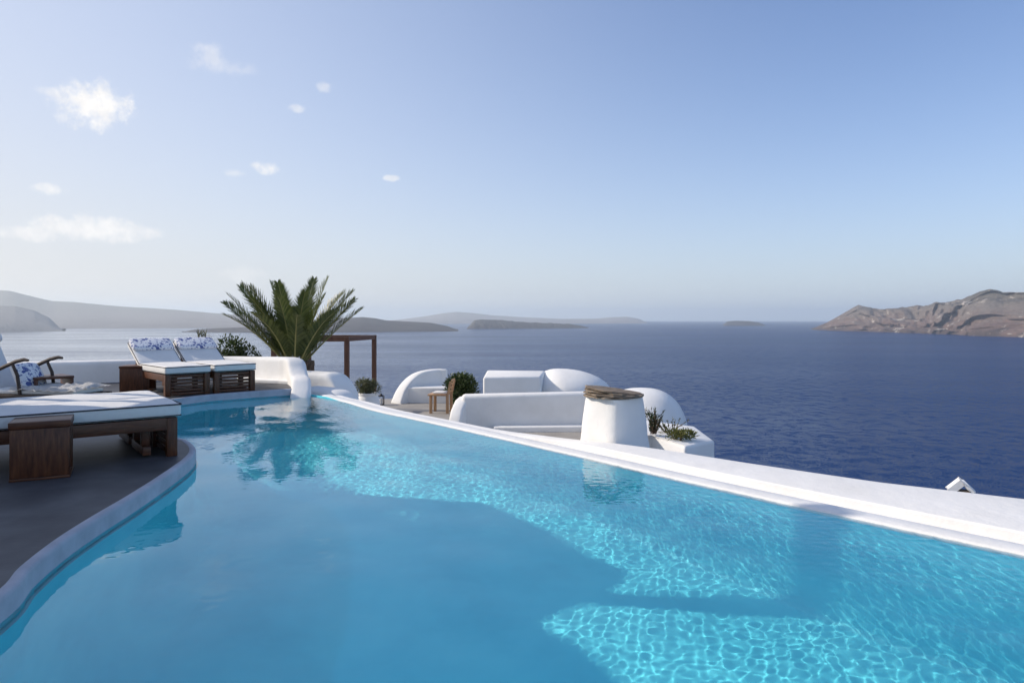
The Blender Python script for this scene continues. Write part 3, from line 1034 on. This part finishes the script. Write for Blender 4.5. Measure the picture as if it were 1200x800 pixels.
# ------------------------------------------------------------------ pergola
gt = thing('pergola', 'open reddish brown timber pergola frame beside the palm', 'pergola')
ptop = .80
A_, B_, C_, D_ = at(321, 397, 18.4), at(362, 397, 20.4), at(406.5, 397, 18.4), at(438.5, 397, 20.4)
for q_ in (A_, B_, C_, D_):
    b = B()
    b.box(q_.x - .062, q_.x + .062, q_.y - .062, q_.y + .062, TZ, ptop - .13, .006)
    b.done('post', M['oldwood'], gt)
for u_, v_ in ((A_, C_), (B_, D_), (A_, B_), (C_, D_)):
    a_, c_ = Vector((u_.x, u_.y, ptop - .065)), Vector((v_.x, v_.y, ptop - .065))
    dd = (c_ - a_).normalized() * (.0625 if abs((c_ - a_).x) > 1 else -.066)
    b = B()
    b.bar(a_ - dd, c_ + dd, .12, .128 if abs((c_ - a_).x) > 1 else .12, .005)
    b.done('beam', M['oldwood'], gt)

# ------------------------------------------------------------------ terrace bench with its curved arm
g0 = at(466, 470.5, 22.0)
tb = thing('terrace_bench', 'built in white plaster bench with curved sloping arm, at the terrace edge', 'bench', (g0.x, g0.y, TZ))
b = B()
b.wall(spline([(.0, -.36, .05), (.11, -.2, .40), (.30, .05, .70), (.58, .38, .92), (.95, .68, 1.0), (1.30, .9, 1.01)], 4), .42, 0, 8)
b.done('arm', M['plaster'], tb, angle=60)
b = B()
b.box(1.12, 1.52, .68, .94, 0, 1.0, .05, 3)
b.box(.5, 1.15, .75, .95, 0, .62, .04, 3)
b.done('back', M['plaster'], tb, angle=60)
b = B()
b.prism([(.30, -.18), (1.75, -.35), (1.75, .65), (.55, .68)], 0, .50, .05, 4)
b.done('seat', M['plaster'], tb, angle=60)

# armchair on the terrace
c0 = at(517, 483, 19.6)
ac = thing('armchair', 'pale wooden armchair with boxy legs on the lower terrace', 'chair', (c0.x, c0.y, TZ), R(172))
for sx, sy in ((.24, -.24), (.24, .24), (-.24, -.24), (-.24, .24)):
    b = B()
    b.box(sx - .037, sx + .037, sy - .037, sy + .037, 0, .50 if sx > 0 else .52, .005)
    b.done('leg', M['pinewood'], ac)
b = B()
b.box(-.215, .32, -.32, .32, .502, .55, .008)
b.done('seat', M['pinewood'], ac)
b = B()
for sy in (-.24, .24): b.bar((-.25, sy, .523), (-.33, sy, .90), .05, .05)
for k in range(4): b.bar((-.278 - k * .024, -.213, .62 + k * .105), (-.278 - k * .024, .213, .62 + k * .105), .02, .06)
b.done('backrest', M['pinewood'], ac)
b = B()
b.box(-.20, .205, -.205, .205, .553, .60, .02, 3)
b.done('cushion', M['fabric'], ac)

# ------------------------------------------------------------------ sun loungers
LW = .665


def puffy(b, x0, x1, y0, y1, z0, z1, r=.03, bulge=.012, nx=24, ny=10):
    """a soft mattress block: rounded box with a slightly crowned, creased top"""
    bm = bmesh.new()
    bmesh.ops.create_cube(bm, size=1)
    for v in bm.verts:
        v.co = Vector(((x0 + x1) / 2 + v.co.x * (x1 - x0), (y0 + y1) / 2 + v.co.y * (y1 - y0), (z0 + z1) / 2 + v.co.z * (z1 - z0)))
    bmesh.ops.bevel(bm, geom=bm.edges[:], offset=r, segments=3, affect='EDGES', profile=.5, clamp_overlap=True)
    for i in range(1, nx):
        bmesh.ops.bisect_plane(bm, geom=bm.verts[:] + bm.edges[:] + bm.faces[:], plane_co=(x0 + (x1 - x0) * i / nx, 0, 0), plane_no=(1, 0, 0))
    for i in range(1, ny):
        bmesh.ops.bisect_plane(bm, geom=bm.verts[:] + bm.edges[:] + bm.faces[:], plane_co=(0, y0 + (y1 - y0) * i / ny, 0), plane_no=(0, 1, 0))
    for v in bm.verts:
        u, s = (v.co.x - x0) / (x1 - x0), (v.co.y - y0) / (y1 - y0)
        k = 1 if v.co.z > (z0 + z1) / 2 else 0
        v.co.z += k * (bulge * 16 * u * (1 - u) * s * (1 - s) + .006 * noise.noise(Vector((v.co.x * 3.1, v.co.y * 4.2, z0 * 9 + x0))) + .004 * noise.noise(Vector((v.co.x * 9, v.co.y * 5, 3))))
    me = bpy.data.meshes.new('tmp')
    bm.to_mesh(me)
    bm.free()
    b.bm.from_mesh(me)
    bpy.data.meshes.remove(me)
    return b


def piping(b, x0, x1, y0, y1, z, r=.006, n=10):
    c = .02
    pts = []
    for cx_, cy_, a0 in ((x1 - c, y1 - c, 0), (x0 + c, y1 - c, 90), (x0 + c, y0 + c, 180), (x1 - c, y0 + c, 270)):
        for k in range(4):
            a = R(a0 + 30 * k)
            pts.append((cx_ + math.cos(a) * c, cy_ + math.sin(a) * c, z))
    pts.append(pts[0])
    b.tube(pts, r, 5, cap=False)


def lounger(label, loc, rot, hinge=1.25, back=True):
    """local x runs from the foot (0) to the head, y spans -LW..0, z from the deck"""
    t = thing('sun_lounger', label, 'sun lounger', loc, rot, 'teak sun loungers around the pool')
    L = 2.0
    b = B()
    for y0, y1 in ((-LW + .01, -LW + .06), (-.06, -.01)):
        b.box(.092, L, y0, y1, .225, .325, .004)
    for k in range(16):
        x = .12 + k * .118
        b.box(x, x + .06, -LW + .061, -.061, .292, .315, .003)
    b.done('frame', M['wood'], t)
    for y0, y1 in ((-LW + .01, -LW + .09), (-.09, -.01)):
        b = B()
        b.box(.01, .09, y0, y1, 0, .325, .005)
        b.done('leg', M['woodv'], t)
        b = B()
        b.box(L - .10, L - .02, y0 + .002, y1 - .002, 0, .224, .005)
        b.done('leg', M['woodv'], t)
    b = B()
    for k in range(6):
        b.box(.03, .07, -LW + .091, -.091, .012 + k * .052, .048 + k * .052, .003)
    b.done('foot_slats', M['wood'], t)
    b = B()
    b.box(.20, .26, -LW + .07, -.07, 0.02, .09, .004)
    for y in (-LW + .12, -.2):
        b.box(.2, .26, y, y + .07, .092, .289, .003)
    b.done('cross_brace', M['wood'], t)
    b = B()
    puffy(b, -.02, hinge, -LW + .002, -.002, .33, .445, .03)
    mt = b.done('mattress', M['fabric'], t, angle=60)
    b = B()
    piping(b, -.02, hinge, -LW + .002, -.002, .434)
    piping(b, -.02, hinge, -LW + .002, -.002, .342, .004)
    b.done('piping', M['piping'], mt)
    # raised back
    bl = .72
    rot_ = Matrix.Translation((hinge + .01, 0, .36)) @ Matrix.Rotation(-R(28), 4, 'Y')
    b = B()
    puffy(b, 0, bl, -LW + .004, -.004, .0, .085, .028, .008, 12, 8)
    b.bm.transform(rot_)
    bk = b.done('backrest', M['fabric'], t, angle=60)
    b = B()
    piping(b, 0, bl, -LW + .004, -.004, .072)
    b.bm.transform(rot_)
    b.done('piping', M['piping'], bk)
    b = B()
    for y in (-LW + .06, -.10): b.box(0.02, bl - .02, y, y + .04, -.045, -.004, .003)
    for k in range(5): b.box(.06 + k * .14, .10 + k * .14, -LW + .11, -.11, -.04, -.006, .003)
    b.bm.transform(rot_)
    b.bar((hinge + .52, -LW + .12, .30), (hinge + .5, -LW + .12, .56), .03, .03)
    b.bar((hinge + .52, -.12, .30), (hinge + .5, -.12, .56), .03, .03)
    b.done('back_frame', M['wood'], t)
    b = B()
    puffy(b, bl - .32, bl + .012, -LW + .012, -.012, .080, .155, .036, .012, 10, 10)
    b.bm.transform(rot_)
    pw = b.done('headrest', M['floral'], t, angle=60)
    for y in (-LW + .05, -.05):
        b = B()
        b.tube([(bl - .30, y, .06), (bl - .34, y + .01, -.02), (bl - .33, y - .02, -.10)], .008, 5)
        b.bm.transform(rot_)
        b.done('tie', M['piping'], pw)
    return t


nc = on(210, 472, DECK + .445)
n0 = Vector((nc.x, nc.y, DECK))
ax = R(218.2)
yv = Vector((math.cos(ax + math.pi / 2), math.sin(ax + math.pi / 2), 0))
lounger('dark teak lounger nearest the camera with flat white mattress, beside the wood block table', n0, ax)
lounger('dark teak lounger tucked against the far side of the nearest one', n0 - yv * (LW + .004), ax)
fc = on(193, 430, DECK + .445)
f0 = Vector((fc.x, fc.y, DECK))
ax2 = R(134.4)
yv2 = Vector((math.cos(ax2 + math.pi / 2), math.sin(ax2 + math.pi / 2), 0))
lounger('far teak lounger beside the cube table, floral headrest, left of the pair', f0, ax2)
lounger('far teak lounger nearest the palm, floral headrest, right of the pair', f0 - yv2 * (LW + .05), ax2)


# ------------------------------------------------------------------ side tables
def cube_table(name, label, loc, rot, sx, sy, h, th=.035, open_axis='y'):
    t = thing(name, label, 'side table', loc, rot)
    b = B()
    b.box(0, sx, 0, sy, h - th, h, .006)
    b.done('top', M['wood'], t)
    for k in range(2):
        b = B()
        if open_axis == 'x':     # open left and right, solid front and back
            y = (.004, sy - th)[k]
            b.box(.008, sx - .008, y, y + th - .004, .022, h - th - .002, .003)
        else:
            x = (.004, sx - th)[k]
            b.box(x, x + th - .004, .008, sy - .008, .022, h - th - .002, .003)
        b.done('side_panel', M['woodv'], t)
    b = B()
    b.box(.004, sx - .004, .006, sy - .006, 0, .02, .003)
    b.done('base', M['wood'], t)
    return t


q0, q1 = on(9, 566, DECK), on(83, 559, DECK)
cube_table('wood_block_table', 'solid dark wood block table standing on the deck in front of the nearest lounger', (q0.x, q0.y, DECK), math.atan2(q1.y - q0.y, q1.x - q0.x), (q1 - q0).length, .34, .42, .05, 'x')
q0 = on(139, 459.5, DECK)
cube_table('cube_side_table', 'open sided dark wood cube table at the foot of the far lounger pair', (q0.x, q0.y, DECK), R(12), .44, .42, .41, .04, 'x')
q0 = on(60, 476, DECK)
cube_table('open_side_table', 'low open brown side table behind the steamer chair, by the garden wall', (q0.x - .28, q0.y + .1, DECK), R(38), .46, .46, .37, .035, 'y').rotation_euler.z = R(50)

# ------------------------------------------------------------------ steamer chair at the left edge
s0 = at(92, 460, 8.75)
sc = thing('steamer_chair', 'dark wooden steamer chair with curved arms, facing the pool at the left edge', 'deck chair', (s0.x, s0.y, DECK), R(172))
b = B()
for y in (-.60, -.04):
    b.box(0, 1.9, y, y + .04, .11, .17, .006)
for k in range(17):
    b.box(.03 + k * .09, .08 + k * .09, -.559, -.041, .142, .162, .003)
b.done('frame', M['greywood'], sc)
for x, y in ((.12, -.6), (.12, -.04), (1.15, -.6), (1.15, -.04)):
    b = B()
    b.box(x, x + .045, y + .001, y + .039, 0, .109, .004)
    b.done('leg', M['greywood'], sc)
for y in (-.58, -.02):
    b = B()
    b.tube([(.74, y, .615), (.80, y, .625), (.92, y, .60), (1.08, y, .535), (1.22, y, .475), (1.36, y, .45)], [.016, .024, .026, .026, .026, .022], 8)
    ar = b.done('arm', M['greywood'], sc)
    b = B()
    b.tube([(.98, y, .58), (.90, y, .42), (.86, y, .15)], [.018, .022, .022], 7)
    b.done('arm_post', M['greywood'], ar)
rot_ = Matrix.Translation((1.47, 0, .19)) @ Matrix.Rotation(-R(64), 4, 'Y')
b = B()
puffy(b, 0, .86, -.56, -.04, 0, .07, .025, .01, 12, 8)
b.bm.transform(rot_)
b.done('back_cushion', M['fabric'], sc, angle=60)
b = B()
puffy(b, .66, .90, -.55, -.05, .06, .17, .04, .01, 8, 8)
b.bm.transform(rot_)
b.done('headrest', M['fabric'], sc, angle=60)
b = B()
puffy(b, .10, 1.46, -.57, -.03, .17, .225, .022, .012, 24, 10)
b.done('seat_cushion', M['fabric'], sc, angle=60)

# pillow and towel lying on it
Ms = Matrix.Translation((s0.x, s0.y, DECK)) @ Matrix.Rotation(R(172), 4, 'Z')
b = B()
bm = b.bm
bmesh.ops.create_uvsphere(bm, u_segments=24, v_segments=16, radius=1)
for v in bm.verts:
    x, y, z = v.co
    f = (abs(x) ** 5 + abs(y) ** 5) ** .2 + 1e-6
    rr = math.hypot(x, y)
    s = rr / f if f > 1e-4 else 1
    v.co = Vector((x * s * .20, y * s * .20, z * .075 * (1 - .25 * rr)))
rt = Matrix.Translation((1.02, -.36, .38)) @ Matrix.Rotation(-R(62), 4, 'Y')
b.bm.transform(Ms @ rt)
tag(b.done('throw_pillow', M['floral'], angle=80), 'blue patterned white throw pillow propped in the steamer chair', 'pillow')
b = B()
nx_, ny_ = 40, 26
gr = []
for i in range(nx_ + 1):
    row = []
    for j in range(ny_ + 1):
        u, s = i / nx_, j / ny_
        x, y = .02 + u * .98 + .03 * noise.noise(Vector((s * 5, 1, u * 2))), -.62 + s * .64 + .03 * noise.noise(Vector((u * 5, 7, 0)))
        z = .255 + .035 * abs(noise.fractal(Vector((x * 4.2, y * 4.0, 3)), 1, 2, 3)) * 1.6
        ed = max(0, (.07 - x) / .07, (y + .045) / .05, (-.575 - y) / .05)
        z -= ed * .03
        row.append(b.bm.verts.new(Vector((x, y, z))))
    gr.append(row)
for i in range(nx_):
    for j in range(ny_):
        b.bm.faces.new((gr[i][j], gr[i + 1][j], gr[i + 1][j + 1], gr[i][j + 1]))
r_ = bmesh.ops.solidify(b.bm, geom=b.bm.faces[:], thickness=.014)
b.bm.transform(Ms)
tag(b.done('crumpled_towel', M['fabric'], angle=80), 'crumpled pale towel spread over the foot of the steamer chair', 'towel')

# ------------------------------------------------------------------ unseen wall and post on the left, shaped to throw the broad shade on pool and deck
ho = thing('shade_wall', 'unseen tall white wall left of the pool deck, outline and opening shaped for shade and sun streaks', 'wall')
top_ = [(7.52, 3.0), (7.56, 3.05), (7.5, 3.16), (7.2, 3.36), (6.92, 3.52), (6.52, 3.68), (6.32, 3.86), (6.15, 3.82), (5.93, 3.70), (5.73, 3.54), (5.51, 3.41), (5.3, 3.56), (5.09, 3.66), (4.7, 3.82), (4.2, 3.92), (3.4, 3.98), (2.2, 4.0), (.8, 3.95), (-1, 4.0), (-5.5, 4.0)]
b = B()
for prof in ([(7.52, -.1), (7.5, 2.05), (-5.5, 2.05), (-5.5, -.1)], [(7.5, 2.052), (7.56, 2.77), (7.52, 2.998), (7.25, 2.998), (7.25, 2.052)],
             [(6.0, 2.052), (6.0, 2.998), (-5.5, 2.998), (-5.5, 2.052)], top_ + [(-5.5, 3.0)]):  # opening added to let sun onto the near loungers
    b.rings([[Vector((x, y, z)) for y, z in prof] for x in (-6.6, -6.95)])
b.done('wall', M['plaster'], ho, angle=30)
for y in (6.3, 6.8):  # bars added to break the sun through the opening into streaks
    b = B()
    b.box(-6.80, -6.74, y, y + .09, 2.053, 2.997)
    b.done('streak_bar', M['oldwood'], ho)
b = B()
b.box(-6.595, -6.56, 2.0, 2.9, DECK + .01, 2.03, .006)
dr = b.done('door', M['oldwood'], ho)
b = B()
b.tube([(-6.545, 2.1, 1.15), (-6.53, 2.1, 1.15)], .03, 8)
b.done('handle', M['iron'], dr)
fl = thing('shade_post', 'unseen tall slim white post left of the pool, sized to cast a bar of shade', 'shade_post', (-6.40, 5.86, DECK))  # unseen post, placed to cast the shadow bar in the pool
b = B()
b.box(-.10, .10, -.09, .09, 0, 5.2, .02)
b.done('shaft', M['plaster'], fl)
b = B()
b.box(-.14, .14, -.13, .13, 5.203, 5.28, .015)
b.done('cap', M['plaster'], fl)

for o in S.objects:
    if o.type == 'MESH' and o.name.split('.')[0] in ('lip', 'parapet_top', 'pool_coping', 'scroll_end'):
        o.cycles.is_caustics_receiver = True

# ------------------------------------------------------------------ sea haze
m = bpy.data.materials.new('sea_haze')
m.use_nodes = True
nt = m.node_tree
nt.nodes.clear()
pv = nt.nodes.new('ShaderNodeVolumePrincipled')
pv.inputs['Color'].default_value = (.84, .94, 1, 1)
pv.inputs['Density'].default_value = 4.8e-5
pv.inputs['Anisotropy'].default_value = .33
ou = nt.nodes.new('ShaderNodeOutputMaterial')
nt.links.new(pv.outputs[0], ou.inputs['Volume'])
b = B()
b.box(-41000, 41000, -41000, 41000, SEA_Z - 6, 545)
hz = b.done('haze', m, smooth=False)
tag(hz, kind='stuff')
